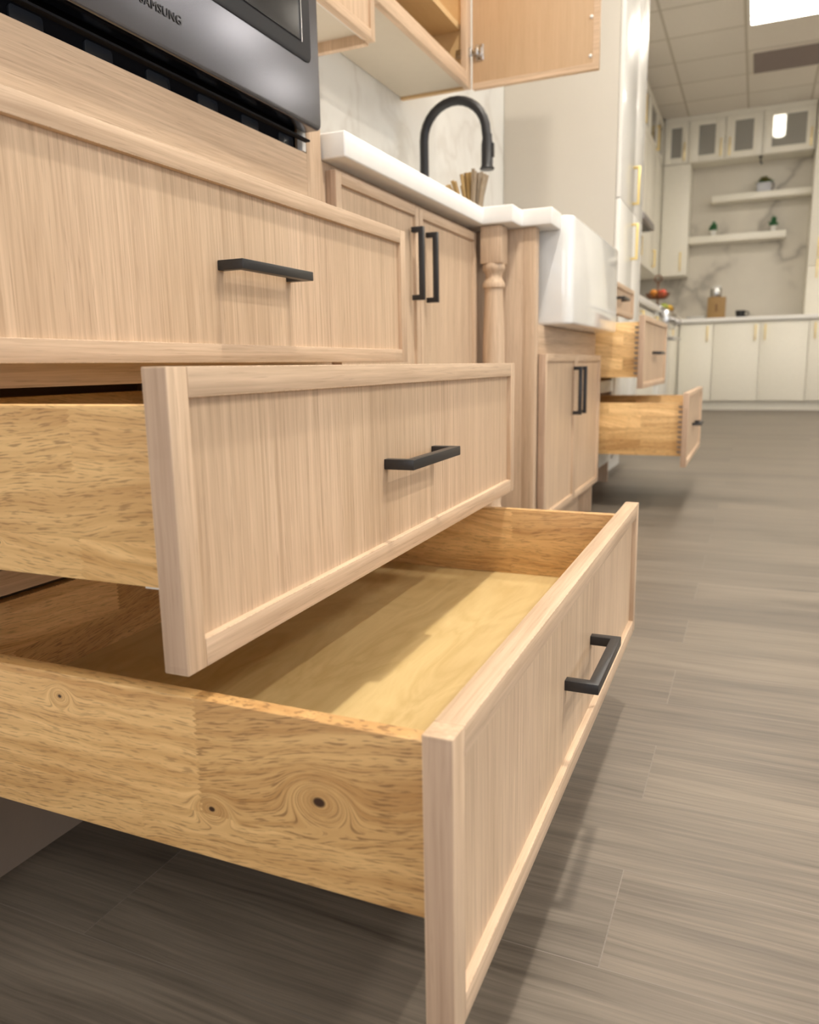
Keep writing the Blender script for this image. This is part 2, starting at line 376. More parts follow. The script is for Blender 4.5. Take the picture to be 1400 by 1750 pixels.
# ------------------------------------------------------------------ room shell
ZC = 3.291
struct(MB().box(-0.95, 6.1, -5.1, 10.0, -0.05, 0).build('floor', FLOOR))
struct(MB().box(-0.95, 6.1, -5.1, 10.0, ZC, ZC+0.05).build('ceiling', CEIL))
struct(MB().box(-0.60, -0.53, -5.1, 3.45, 0, ZC).build('wall_left', MARBLE))
struct(MB().box(-0.95, -0.86, 3.45, 10.0, 0, ZC).build('wall_left_far', MARBLE_FAR))
struct(MB().box(-0.86, 6.1, 9.9, 10.0, 0, ZC).build('wall_back', MARBLE_FAR))
b = MB(); b.box(6.0, 6.1, -5.1, -3.0, 0, ZC); b.box(6.0, 6.1, 2.0, 9.9, 0, ZC); b.box(6.0, 6.1, -3.0, 2.0, 0, 0.4); b.box(6.0, 6.1, -3.0, 2.0, 2.6, ZC)
struct(b.build('wall_right', PAINT))
b = MB(); b.box(6.03, 6.07, -3.0, -2.95, 0.4, 2.6); b.box(6.03, 6.07, 1.95, 2.0, 0.4, 2.6); b.box(6.03, 6.07, -2.95, 1.95, 0.4, 0.45); b.box(6.03, 6.07, -2.95, 1.95, 2.55, 2.6); b.box(6.03, 6.07, -0.53, -0.47, 0.45, 2.55)
struct(b.build('window_1', WHITEP))
b = MB(); b.box(-0.53, -0.5, -5.1, -5.0, 0, ZC); b.box(3.3, 6.0, -5.1, -5.0, 0, ZC); b.box(-0.5, 3.3, -5.1, -5.0, 0, 0.4); b.box(-0.5, 3.3, -5.1, -5.0, 2.6, ZC)
struct(b.build('wall_front', PAINT))
b = MB(); b.box(-0.5, -0.45, -5.07, -5.03, 0.4, 2.6); b.box(3.25, 3.3, -5.07, -5.03, 0.4, 2.6); b.box(-0.45, 3.25, -5.07, -5.03, 0.4, 0.45); b.box(-0.45, 3.25, -5.07, -5.03, 2.55, 2.6); b.box(1.37, 1.43, -5.07, -5.03, 0.45, 2.55)
struct(b.build('added_window', WHITEP))  # unseen window added as the opening for the front fill light

# ------------------------------------------------------------------ ceiling lights and vent
def troffer(x, y, label, group=None):
    t = thing('ceiling_light', label, 'ceiling light', (x, y, ZC), group)
    f = MB(); w_ = 0.30
    f.box(-w_, w_, -w_, -w_+0.022, -0.012, 0); f.box(-w_, w_, w_-0.022, w_, -0.012, 0)
    f.box(-w_, -w_+0.022, -w_+0.022, w_-0.022, -0.012, 0); f.box(w_-0.022, w_, -w_+0.022, w_-0.022, -0.012, 0)
    f.build('frame', WHITEP, t)
    MB().box(-w_+0.022, w_-0.022, -w_+0.022, w_-0.022, -0.008, -0.001).build('diffuser', LAMP, t)
    return t
troffer(0.68, 6.92, 'bright square ceiling light panel, the lit one in the grey tile grid')
for ly in (4.49, 2.07, -2.78):
    troffer(0.68, ly, 'square ceiling light panel in the lit row, above the oak cabinets', 'ceiling lights nearer than the frame')
for ly in (6.92, 4.49, 2.07, -0.36):
    troffer(3.78, ly-1.21, 'square ceiling light panel over the open floor to the right', 'ceiling lights to the right')
for ly in (8.74, 6.92):  # unseen panels added to brighten the far cabinets and the oven glare
    troffer(3.16, ly, 'added square ceiling light panel near the far right cabinets', 'added ceiling lights over the far right')
def downlight(x, y, label, k=1.0):
    t = thing('downlight', label, 'downlight', (x, y, ZC), 'round downlights above the cabinets')
    MB().lathe([(0.085, -0.001), (0.088, -0.006), (0.062, -0.010), (0.055, -0.002)], (0, 0, 0), 32).build('trim_ring', WHITEP, t)
    l = bpy.data.lights.new('downlight_lamp', 'AREA'); l.shape = 'DISK'; l.size = 0.10; l.energy = DOWNLIGHT_POWER*k; l.color = LIGHT_COLOR
    o = bpy.data.objects.new('downlight_lamp', l); COL.objects.link(o); o.parent = t; o.location = (0, 0, -0.013)
downlight(0.72, 0.60, 'small round ceiling downlight above the oak drawers')
downlight(2.80, 1.00, 'small round ceiling downlight above the oak drawers', 1.1)
v = thing('ceiling_vent', 'flat taupe return air panel in the ceiling behind the lit panel', 'vent', (0.70, 8.15, ZC))
MB().box(-0.29, 0.29, -0.29, 0.29, -0.008, 0).build('vent_panel', VENT, v)
b = MB(); b.box(-0.30, 0.30, -0.30, -0.285, -0.012, 0); b.box(-0.30, 0.30, 0.285, 0.30, -0.012, 0); b.box(-0.30, -0.285, -0.285, 0.285, -0.012, 0); b.box(0.285, 0.30, -0.285, 0.285, -0.012, 0)
b.build('vent_frame', PAINT, v)

# ------------------------------------------------------------------ tall oven cabinet with three open drawers
W = 0.83
oc = thing('oven_cabinet', 'tall light oak oven cabinet with three large drawers pulled open in steps', 'cabinet')
FX = -0.094
MB().box(-0.52, FX, 0.814, 0.832, 0.0, 2.35).build('side_panel', OAKZ, oc, 0.0008)
MB().box(-0.52, FX, -0.002, 0.016, 0.0, 2.35).build('side_panel', OAKZ, oc, 0.0008)
MB().box(-0.528, -0.52, -0.002, 0.832, 0.0, 2.35).build('back_panel', TAUPE, oc)
MB().box(-0.150, -0.135, 0.016, 0.814, 0.0, 0.118).build('toe_kick', TAUPE, oc)
MB().box(-0.52, -0.135, 0.016, 0.814, 0.118, 0.134).build('bottom_panel', OAKY, oc)
b = MB()
b.box(FX-0.02, FX+0.0003, 0.05, 0.785, 0.735, 0.897, 1)        # wide rail under the oven
b.box(FX-0.02, FX, 0.05, 0.785, 0.536, 0.566, 1); b.box(FX-0.02, FX, 0.05, 0.785, 0.326, 0.352, 1)
b.box(FX-0.02, FX+0.0006, 0.785, 0.8322, 0.134, 2.35, 0); b.box(FX-0.02, FX+0.0006, -0.0022, 0.05, 0.134, 2.35, 0)
b.box(FX-0.02, FX+0.0003, 0.05, 0.785, 1.66, 2.35, 1)
b.build('face_frame', [OAKZ, OAKY], oc)
RUBS3 = rubber('rubberwood_side_knots', 0, 2, [(0.35-0.454, 0.264-0.1324, 0.0062), (0.26-0.454, 0.2385-0.1324, 0.0036), (0.12-0.454, 0.303-0.1324, 0.0025)], joff=0.8133, pw=0.30, ph=0.09, shift=(0.258+1.5, 0.0764))
RUBS2 = rubber('rubberwood_side_light', 0, 2, [(-0.19, 0.075, 0.0018)], pw=0.21, ph=0.047, shift=(0.105+2.1, 0.008))
def big_drawer(e, rot, z0, H, s0, s1, rub, back_top, label):
    """z0 bottom of the front; s0,s1 height range of the box side, relative to z0"""
    t = 0.0145
    bx = MB()
    bx.box(-0.57, -0.02, 0.0205, 0.0205+t, s0, s1, 0); bx.box(-0.57, -0.02, W-0.0205-t, W-0.0205, s0, s1, 2)
    bx.box(-0.582, -0.5675, 0.0205, W-0.0205, s0, back_top, 1)
    d = bx.build('drawer', [rub, RUBY, RUBX], oc, 0.0012, loc=(e, 0, z0), rotz=rot)
    MB().box(-0.5675, -0.0205, 0.0205+t-0.004, W-0.0205-t+0.004, s0+0.010, s0+0.018).build('drawer_bottom', PLY, d)
    fr = MB(); pn = shaker(fr, 0, W, 0, H, 0.0)
    f = fr.build('drawer_front', [OAKZ, OAKY, EDGE], d, 0.0009)
    pn.build('front_panel', OAKP, d)
    hd = pull(d, BLACK, 'y', 0.41, H/2, -0.0066, so=0.0336); hd['label'] = 'black square bar handle'
    # undermount runner below the box, black steel
    for yy in (0.045, W-0.065): MB().box(-0.56, -0.10, yy, yy+0.02, s0-0.006, s0+0.006).build('runner', BLACK, d)
    for yy in (0.032, W-0.062): MB().box(-0.060, -0.046, yy, yy+0.03, s0-0.005, s0+0.006).build('runner_clip', WHITEP, d)
    return d
big_drawer(0.061, 0.0, 0.5584, 0.2098, 0.052, 0.178, RUBX, 0.170, '')
big_drawer(0.2646, 0.0197, 0.3477, 0.2054, 0.0525, 0.1803, RUBS2, 0.172, '')
big_drawer(0.454, 0.0073, 0.1324, 0.2056, 0.066, 0.190, RUBS3, 0.180, '')
# black steel runners fixed inside the cabinet
# ------------------------------------------------------------------ wall oven
ov = thing('wall_oven', 'black stainless built-in oven set in the oak cabinet above the drawers', 'oven', (0, 0, 0.897))
OX, OR, OZ = -0.066, 0.789, 0.9265
zz = -0.897
b = MB(); b.box(-0.50, -0.115, 0.055, 0.780, 0.9005+zz, 1.62+zz); b.build('oven_body', BLACKSOFT, ov)
# door slab with rounded lower corner
r = 0.012; pts = []
y0, y1, z0, z1 = 0.012, OR, OZ+zz, 1.62+zz
for cx_, cz_, a0 in ((y1-r, z0+r, -90), (y1-r, z1-r, 0), (y0+r, z1-r, 90), (y0+r, z0+r, 180)):
    for k in range(5):
        a = math.radians(a0+k*22.5); pts.append((cx_+r*math.cos(a), cz_+r*math.sin(a)))
MB().prism(pts, 'x', OX-0.028, OX).build('oven_door', STEELD, ov, 0.003, 3)
def rrect(y0, y1, z0, z1, r, n=5):
    p = []
    for cx_, cz_, a0 in ((y1-r, z0+r, -90), (y1-r, z1-r, 0), (y0+r, z1-r, 90), (y0+r, z0+r, 180)):
        for k in range(n):
            a = math.radians(a0+k*90/(n-1)); p.append((cx_+r*math.cos(a), cz_+r*math.sin(a)))
    return p
MB().prism(rrect(0.045, 0.762, 1.018+zz, 1.56+zz, 0.012), 'x', OX-0.004, OX+0.0012).build('window_bezel', BEZEL, ov, 0.0005)
MB().prism(rrect(0.075, 0.7335, 1.043+zz, 1.53+zz, 0.004), 'x', OX, OX+0.0020).build('window_glass', GLASSD, ov, 0.0004)
MB().box(OX+0.0015, OX+0.0028, 0.7335, 0.7352, 1.042+zz, 1.52+zz).build('window_trim', SILVERLINE, ov)
# raised lettering
cu = bpy.data.curves.new('lettering', 'FONT'); cu.body = 'SAMSUNG'; cu.size = 0.0145; cu.extrude = 0.0005; cu.space_character = 1.12
cu.align_x = 'RIGHT'
to = bpy.data.objects.new('tmp_text', cu); COL.objects.link(to)
bpy.context.view_layer.update()
me = bpy.data.meshes.new_from_object(to.evaluated_get(bpy.context.evaluated_depsgraph_get()))
bpy.data.objects.remove(to); bpy.data.curves.remove(cu)
me.name = 'lettering'; me.materials.clear(); me.materials.append(plain('lettering_grey', (0.05, 0.05, 0.055), 0.4, 0.5))
lt = bpy.data.objects.new('lettering', me); COL.objects.link(lt); lt.parent = ov
lt.matrix_local = Matrix(((0, 0, 1, OX+0.0004), (1, 0, 0, 0.4535), (0, 1, 0, 0.9648+zz), (0, 0, 0, 1)))
# dark vent gap below the door
b = MB(); b.box(-0.088, -0.078, 0.02, 0.772, 0.9095+zz, 0.9125+zz); b.build('vent_bar', BLACKSOFT, ov, 0.0005)
b = MB(); b.box(-0.12, -0.112, 0.03, 0.78, 0.898+zz, 0.955+zz); b.build('vent_back', BLACKSOFT, ov)
SLOT = plain('vent_slot_edge', (0.03, 0.034, 0.042), 0.25)
for k in range(7):
    yy = 0.14+k*0.098
    MB().prism(rrect(yy, yy+0.042, 0.8985+zz, 0.9185+zz, 0.004), 'x', -0.1125, -0.1085).build('vent_slot', SLOT, ov, 0.0006)
b = MB(); b.box(-0.103, -0.093, 0.7725, 0.7835, 0.8985+zz, 0.938+zz); b.box(-0.103, -0.083, 0.7725, 0.7835, 0.934+zz, 0.940+zz)
b.build('mounting_clip', WHITEP, ov, 0.001)

# ------------------------------------------------------------------ oak base cabinet between oven cabinet and post
def oak_door(par, y0, y1, z0, z1, xf, hy=None, hz=None, name='door'):
    fr = MB(); pn = shaker(fr, y0, y1, z0, z1, xf)
    d = fr.build(name, [OAKZ, OAKY, EDGE], par, 0.0009)
    pn.build('door_panel', OAKP, d)
    if hy is not None: pull(d, BLACK, 'z', hy, hz, xf)['label'] = 'black square bar handle'
    return d
bc = thing('base_cabinet', 'light oak two-door base cabinet with black upright handles beside the oven cabinet', 'cabinet')
MB().box(-0.528, -0.096, 0.836, 1.602, 0.10, 0.898).build('body', OAKZ, bc, 0.001)
MB().box(-0.50, -0.150, 0.838, 1.600, 0.0, 0.10).build('toe_kick', OAKY, bc)
oak_door(bc, 0.848, 1.2110, 0.12, 0.884, -0.075, 1.171, 0.763)
oak_door(bc, 1.2140, 1.592, 0.12, 0.884, -0.075, 1.250, 0.763)
# ------------------------------------------------------------------ turned post
tp = thing('turned_post', 'turned oak corner post with square top block under the counter step', 'post', (-0.033, 1.602, 0))
hw = 0.0285
MB().box(-hw, hw, -hw+0.001, hw, 0.806, 0.898).build('top_block', OAKZ, tp, 0.003)
MB().box(-hw, hw, -hw+0.001, hw, 0.0, 0.10).build('foot_block', OAKZ, tp, 0.003)
prof = [(0.024, 0.100), (0.0285, 0.104), (0.0290, 0.112), (0.0265, 0.118), (0.020, 0.126), (0.0195, 0.140), (0.024, 0.150), (0.0275, 0.158), (0.0275, 0.164), (0.0225, 0.170),
        (0.0200, 0.178), (0.0225, 0.21), (0.0262, 0.30), (0.0290, 0.42), (0.0298, 0.52), (0.0285, 0.62), (0.0255, 0.70), (0.0240, 0.738), (0.0240, 0.744),
        (0.0285, 0.748), (0.0292, 0.756), (0.0262, 0.763), (0.0215, 0.770), (0.0212, 0.778), (0.0240, 0.786), (0.0285, 0.791), (0.0295, 0.799), (0.0272, 0.807)]
MB().lathe(prof, (0, 0, 0), 32).build('turned_shaft', OAKZ, tp)
# ------------------------------------------------------------------ sink base cabinet
sc = thing('sink_cabinet', 'light oak sink cabinet standing forward under the white apron sink', 'cabinet')
SXF = 0.085
MB().box(-0.528, 0.062, 1.658, 1.676, 0.0, 0.898).build('side_panel', OAKZ, sc, 0.001)
MB().box(-0.528, 0.062, 2.500, 2.516, 0.0, 0.898).build('side_panel', OAKZ, sc, 0.001)
MB().box(0.030, 0.063, 1.6572, 1.690, 0.0, 0.898).build('corner_stile', OAKZ, sc, 0.001)
MB().box(-0.50, 0.060, 1.676, 2.500, 0.10, 0.58).build('body', OAKY, sc)
MB().box(0.010, 0.064, 1.690, 2.498, 0.575, 0.6545).build('apron_panel', OAKY, sc, 0.001)
MB().box(-0.02, 0.015, 1.690, 2.498, 0.0, 0.10).build('toe_kick', OAKY, sc)
oak_door(sc, 1.690, 2.0830, 0.118, 0.578, SXF, 2.045, 0.468)
oak_door(sc, 2.0860, 2.505, 0.118, 0.578, SXF, 2.118, 0.468)
# ------------------------------------------------------------------ countertop
ct = thing('countertop', 'thick white quartz counter stepping forward toward the apron sink', 'countertop', (0, 0, 0.899))
pts = [(-0.528, 0.838), (-0.050, 0.838), (-0.050, 1.561), (0.029, 1.561), (0.029, 1.641), (0.108, 1.641), (0.108, 1.742),
       (-0.33, 1.742), (-0.33, 2.502), (0.108, 2.502), (0.108, 2.518), (-0.528, 2.518)]
MB().prism(pts, 'z', 0.0, 0.0425).build('slab', QUARTZ, ct, 0.0035, 3)
# ------------------------------------------------------------------ apron sink
sk = thing('farmhouse_sink', 'glossy white fireclay apron sink projecting past the oak cabinet', 'sink', (0, 0, 0.656))
b = MB()
X0, X1, Y0, Y1, Z0, Z1 = -0.325, 0.140, 1.7435, 2.5005, 0.0, 0.282
wl = 0.028
ro = rrect(X0, X1, Y0, Y1, 0.030, 8)   # in x-y plane
ri = rrect(X0+wl, X1-wl, Y0+wl, Y1-wl, 0.030, 8)
n = len(ro); base = len(b.v)
b.v += [(p[0], p[1], Z0) for p in ro]+[(p[0], p[1], Z1) for p in ro]+[(p[0], p[1], Z1) for p in ri]+[(p[0], p[1], Z0+0.03) for p in ri]
b.face([n-1-i for i in range(n)])
for i in range(n):
    j = (i+1) % n
    b.face([i, j, n+j, n+i], 0, True); b.face([n+i, n+j, 2*n+j, 2*n+i]); b.face([2*n+i, 2*n+j, 3*n+j, 3*n+i], 0, True)
b.face([3*n+i for i in range(n)])
b.build('basin', CERAMIC, sk, 0.008, 3)
# ------------------------------------------------------------------ tap
fa = thing('faucet', 'matt black gooseneck tap with pull-down spray behind the sink', 'faucet', (-0.43, 2.10, 0.9415))
b = MB(); b.lathe([(0.027, 0), (0.027, 0.006), (0.022, 0.012), (0.020, 0.05), (0.0165, 0.09)], (0, 0, 0), 24); b.build('tap_body', BLACK, fa)
cxx, zt, ra = 0.106, 0.33, 0.106
path = [(0, 0, 0.05), (0, 0, 0.20), (0, 0, zt)] + [(cxx-ra*math.cos(math.radians(a)), 0, zt+ra*math.sin(math.radians(a))) for a in range(12, 181, 12)] + [(2*ra+0.002, 0, zt-0.014)]
MB().tube(path, 0.0145, 16).build('spout', BLACK, fa)
b = MB(); b.lathe([(0.0215, 0.0), (0.0235, 0.004), (0.0185, 0.014), (0.0185, 0.075), (0.0155, 0.092), (0.0155, 0.105)], (2*ra+0.003, 0, zt-0.112), 20)
b.box(2*ra+0.019, 2*ra+0.0255, -0.006, 0.006, zt-0.075, zt-0.035)
b.build('spray_head', BLACK, fa)
b = MB(); b.tube([(0, -0.02, 0.06), (0, -0.05, 0.075), (0, -0.085, 0.105)], [0.006, 0.0055, 0.005], 10); b.build('lever', BLACK, fa)
# ------------------------------------------------------------------ dried stalks on the counter
ds = thing('dried_stalk_bundle', 'sheaf of tan and grey dried stalks standing on the white counter', 'dried stalks', (-0.138, 1.72, 0.9415))
for nm, mt, xs in (('tan_stalks', REED_T, (-0.064, 0.010)), ('grey_stalks', REED_G, (0.010, 0.046))):
    b = MB()
    for k in range(26 if nm[0] == 't' else 12):
        x = random.uniform(*xs); y = random.uniform(-0.035, 0.035); h = 0.125-abs(x-0.01)*0.45+random.uniform(-0.01, 0.004)
        b.tube([(x*0.6+0.004, y*0.6, 0.0), (x*0.82+0.004, y*0.8, h*0.55), (x*1.15+0.004, y*1.1, h)], [0.0042, 0.0047, 0.0055], 6)
    b.build(nm, mt, ds)
MB().lathe([(0.040, 0), (0.042, 0.003), (0.041, 0.02), (0.038, 0.022)], (0, 0, 0.001), 20).build('tie', REED_G, ds)

# ------------------------------------------------------------------ upper cabinets (oak)
u1 = thing('upper_cabinet', 'oak upper cabinet with closed slim shaker door beside the oven', 'cabinet', (0, 0, 1.312))
z = -1.312
MB().box(-0.528, -0.300, 1.426, 1.444, 1.312+z, 2.35+z).build('side_panel', OAKZ, u1, 0.0008)
MB().box(-0.528, -0.300, 0.836, 0.854, 1.312+z, 2.35+z).build('side_panel', OAKZ, u1, 0.0008)
MB().box(-0.528, -0.302, 0.854, 1.426, 1.336+z, 1.352+z).build('bottom_panel', LAMINATE, u1)
MB().box(-0.528, -0.302, 0.854, 1.426, 2.332+z, 2.35+z).build('top_panel', OAKY, u1)
MB().box(-0.302, -0.300, 0.836, 1.444, 1.318+z, 1.322+z).build('bottom_trim', SILVERLINE, u1)
fr = MB(); pn = shaker(fr, 0.84, 1.440, 1.3165+z, 2.34+z, -0.279, r=0.021)
d = fr.build('door', [OAKZ, OAKY, EDGE], u1, 0.0009); pn.build('door_panel', OAKP, d)

u2 = thing('upper_cabinet', 'open oak upper cabinet above the counter, its right door swung wide', 'cabinet', (0, 0, 1.421))
z = -1.421; UX = -0.287
MB().box(-0.528, UX-0.02, 1.446, 2.155, 1.428+z, 1.446+z).build('bottom_panel', LAMINATE, u2)
MB().box(-0.528, UX-0.02, 2.137, 2.155, 1.421+z, 2.35+z).build('side_panel', CREAMWOOD, u2)
MB().box(-0.528, UX-0.02, 1.446, 1.464, 1.421+z, 2.35+z).build('side_panel', CREAMWOOD, u2)
MB().box(-0.528, -0.520, 1.464, 2.137, 1.446+z, 2.35+z).build('back_panel', CREAMWOOD, u2)
MB().box(-0.528, UX-0.02, 1.446, 2.155, 2.332+z, 2.35+z).build('top_panel', CREAMWOOD, u2)
MB().box(-0.520, UX-0.03, 1.464, 2.137, 1.592+z, 1.610+z).build('shelf', CREAMWOOD, u2)
b = MB(); b.box(UX-0.02, UX, 1.446, 1.486, 1.421+z, 2.35+z, 0); b.box(UX-0.02, UX, 2.115, 2.155, 1.421+z, 2.35+z, 0)
b.box(UX-0.02, UX, 1.486, 2.115, 1.421+z, 1.462+z, 1); b.box(UX-0.02, UX, 1.486, 2.115, 2.31+z, 2.35+z, 1)
b.build('face_frame', [OAKZ, OAKY], u2, 0.0006)
DX0, DX1 = -0.281, 0.118
b = MB(); b.box(DX0, DX1, 2.150, 2.170, 1.4185+z, 2.34+z)
d = b.build('open_door', [OAKIN], u2, 0.0012)
d['label'] = 'door swung open showing its plain inner face'
b = MB(); b.box(DX0+0.0, DX1, 2.1492, 2.1502, 1.4185+z, 1.4185+0.018+z); b.box(DX1-0.018, DX1, 2.1492, 2.1502, 1.4365+z, 2.34+z)
b.build('door_edge_band', OAKX, d)
for hz in (1.522, 2.2):
    b = MB()
    b.box(-0.268, -0.242, 2.1462, 2.1505, hz-0.024+z, hz+0.024+z); b.box(-0.262, -0.246, 2.138, 2.147, hz-0.012+z, hz+0.012+z)
    b.box(-0.283, -0.258, 2.132, 2.145, hz-0.009+z, hz+0.009+z); b.box(-0.330, -0.278, 2.129, 2.1368, hz-0.013+z, hz+0.013+z)
    b.build('hinge', CHROME, u2, 0.002)
for bx, bz in ((0.094, 1.563), (0.093, 1.456)):
    MB().lathe([(0.005, 0), (0.005, 0.002), (0.003, 0.004)], (0, 0, 0), 12).build('bumper', WHITEP, d, loc=(bx, 2.1492, bz+z)).rotation_euler = (math.radians(90), 0, 0)

# ------------------------------------------------------------------ drawer cabinet beyond the sink
dc = thing('drawer_cabinet', 'oak drawer cabinet beyond the sink with two drawers pulled out', 'cabinet')
Y0, Y1 = 2.520, 3.290
MB().box(-0.528, -0.008, Y0, Y0+0.016, 0.0, 0.868).build('side_panel', OAKZ, dc)
MB().box(-0.528, -0.008, Y1-0.016, Y1, 0.0, 0.868).build('side_panel', OAKZ, dc)
MB().box(-0.528, -0.008, Y0+0.016, Y1-0.016, 0.852, 0.868).build('top_panel', WHITEP, dc)
MB().box(-0.528, -0.51, Y0+0.016, Y1-0.016, 0.12, 0.852).build('back_panel', WHITEP, dc)
MB().box(-0.528, -0.008, Y0+0.016, Y1-0.016, 0.105, 0.121).build('bottom_panel', WHITEP, dc)
b = MB(); b.box(-0.008, 0.004, Y0, Y0+0.03, 0.105, 0.868); b.box(-0.008, 0.004, Y1-0.02, Y1, 0.105, 0.868)
for za, zb in ((0.105, 0.17), (0.425, 0.475), (0.70, 0.745), (0.84, 0.868)): b.box(-0.008, 0.004, Y0+0.03, Y1-0.02, za, zb)
b.build('face_frame', WHITEP, dc, 0.0006)
MB().box(-0.090, -0.075, Y0+0.016, Y1-0.016, 0.0, 0.105).build('toe_kick', OAKY, dc)
def mid_drawer(e, z0, H, s0, s1, hz):
    wd = Y1-Y0-0.004; t = 0.0145
    bx = MB(); bx.box(-0.52, -0.02, 0.018, 0.018+t, s0, s1, 0); bx.box(-0.52, -0.02, wd-0.018-t, wd-0.018, s0, s1, 0); bx.box(-0.532, -0.5175, 0.018, wd-0.018, s0, s1, 1)
    d = bx.build('drawer', [RUBX, RUBY], dc, 0.001, loc=(e, Y0+0.002, z0))
    MB().box(-0.5175, -0.0205, 0.029, wd-0.029, s0+0.01, s0+0.018).build('drawer_bottom', PLY, d)
    fr = MB(); pn = shaker(fr, 0, wd, 0, H, 0.0); fr.build('drawer_front', [OAKZ, OAKY, EDGE], d, 0.0009); pn.build('front_panel', OAKP, d)
    pull(d, BLACK, 'y', wd/2, hz, -0.0066, so=0.0336)['label'] = 'black square bar handle'
    j = MB(); nt = int((s1-s0)/0.018)
    for k in range(nt):
        zz_ = s0+0.010+k*0.018
        j.prism([(zz_, -0.034), (zz_+0.009, -0.036), (zz_+0.009, -0.0202), (zz_, -0.0202)], 'y', 0.0172, 0.019)
    j.build('dovetail_joint', TAUPE, d)
    return d
mid_drawer(0.085, 0.742, 0.123, 0.02, 0.09, 0.062)
mid_drawer(0.232, 0.458, 0.258, 0.040, 0.236, 0.129)
mid_drawer(0.392, 0.178, 0.264, 0.038, 0.228, 0.132)

# ------------------------------------------------------------------ tall white cabinet
tc = thing('tall_cabinet', 'tall glossy white pantry cabinet with long brass handles past the oak drawers', 'cabinet')
MB().box(-0.528, -0.012, 3.302, 4.02, 0.10, 2.62).build('body', SIDESHADE, tc, 0.001)
MB().box(-0.52, -0.07, 3.31, 4.01, 0.0, 0.10).build('toe_kick', WHITEGLOSS, tc)
def gold_pull(par, y, z0, z1, xf, mat=GOLD, so=0.032, s=0.011):
    return pull(par, mat, 'z', y, (z0+z1)/2, xf, L=z1-z0, so=so, s=s)
for (a, b_) in ((3.302, 3.705), (3.709, 4.02)):
    for (za, zb) in ((0.11, 1.268), (1.272, 2.61)):
        d = MB().box(-0.010, 0.009, a, b_, za, zb).build('door', WHITEGLOSS, tc, 0.0015)
        if a < 3.5:
            gold_pull(d, 3.665, *((1.045, 1.215) if za < 1 else (1.30, 1.475)), 0.009)['label'] = 'long brass bar handle'

# ------------------------------------------------------------------ far left run: counter, range, hood, wall cabinets
def cream_base(name, label, x0, x1, y0, y1, face, splits, handles, top=0.983, toe=0.105):
    """white flat-front base cabinet; face 'x' (front looks +x) or 'y' (front looks -y)"""
    t = thing(name, label, 'cabinet')
    if face == 'x':
        MB().box(x0, x1-0.022, y0, y1, toe, top).build('body', CREAM, t)
        MB().box(x0, x1-0.09, y0, y1, 0, toe).build('toe_kick', CREAM, t)
    else:
        MB().box(x0, x1, y0+0.022, y1, toe, top).build('body', CREAM, t)
        MB().box(x0, x1, y0+0.075, y1, 0, toe).build('toe_kick', CREAM, t)
    for (a, b_), h in zip(splits, handles):
        if face == 'x': d = MB().box(x1-0.02, x1, a+0.003, b_-0.003, toe+0.003, top-0.012).build('door', CREAM, t, 0.002)
        else: d = MB().box(a+0.003, b_-0.003, y0, y0+0.02, toe+0.003, top-0.012).build('door', CREAM, t, 0.002)
        if h is not None:
            if face == 'x': gold_pull(d, h, top-0.21, top-0.04, x1)
            else: gold_y(d, h, y0, top-0.21, top-0.04)
    return t
def gold_y(par, x, yf, z0, z1, so=0.03, s=0.012, mat=GOLD):
    b = MB(); b.box(x-s/2, x+s/2, yf-so, yf-so+s, z0, z1); b.box(x-s/2, x+s/2, yf-so+s, yf, z0, z0+s); b.box(x-s/2, x+s/2, yf-so+s, yf, z1-s, z1)
    return b.build('handle', mat, par, 0.001)
cream_base('base_cabinet', 'white base cabinet between the tall pantry cabinet and the range', -0.85, -0.235, 4.08, 6.93, 'x', ((4.08, 5.03), (5.03, 5.98), (5.98, 6.93)), (4.95, 5.9, 6.85))
cream_base('base_cabinet', 'white corner base cabinet just past the range', -0.85, -0.235, 7.72, 9.88, 'x', ((7.72, 8.35), (8.35, 9.17)), (8.27, None))
lc = thing('countertop', 'white counter on the far left run holding the fruit stand', 'countertop', (0, 0, 0.985))
MB().box(-0.855, -0.195, 4.085, 6.93, 0, 0.045).build('slab', QUARTZ, lc, 0.003)
# range
rg = thing('range', 'white range with steel knobs and towel-bar handle in the far left run', 'range')
MB().box(-0.85, -0.215, 6.94, 7.71, 0.0, 1.02).build('range_body', WHITEP, rg, 0.004)
MB().box(-0.84, -0.19, 6.945, 7.705, 1.0205, 1.040).build('cooktop', CHROME, rg, 0.003)
MB().box(-0.214, -0.195, 6.96, 7.69, 0.20, 0.83).build('oven_door', WHITEP, rg, 0.004)
MB().box(-0.214, -0.13, 6.945, 7.705, 0.86, 1.005).build('control_panel', CHROME, rg, 0.006)
for k in range(5):
    y = 7.03+k*0.15
    MB().lathe([(0.034, 0), (0.034, 0.012), (0.026, 0.016), (0.024, 0.045), (0.02, 0.048)], (0, 0, 0), 20).build('knob', CHROME, rg, loc=(-0.129, y, 0.925)).rotation_euler = (0, math.radians(90), 0)
b = MB(); b.tube([(-0.195, 7.03, 0.765), (-0.09, 7.03, 0.765)], 0.009, 8); b.tube([(-0.195, 7.62, 0.765), (-0.09, 7.62, 0.765)], 0.009, 8); b.tube([(-0.09, 6.99, 0.765), (-0.09, 7.66, 0.765)], 0.013, 12)
b.build('handle', CHROME, rg)
b = MB()
for y in (7.13, 7.5):
    for x in (-0.35, -0.65):
        b.box(x-0.12, x+0.12, y-0.006, y+0.006, 1.045, 1.06); b.box(x-0.006, x+0.006, y-0.12, y+0.12, 1.045, 1.06)
b.box(-0.80, -0.22, 6.97, 6.985, 1.0402, 1.055); b.box(-0.80, -0.22, 7.665, 7.68, 1.0402, 1.055)
b.build('grate', BLACK, rg)
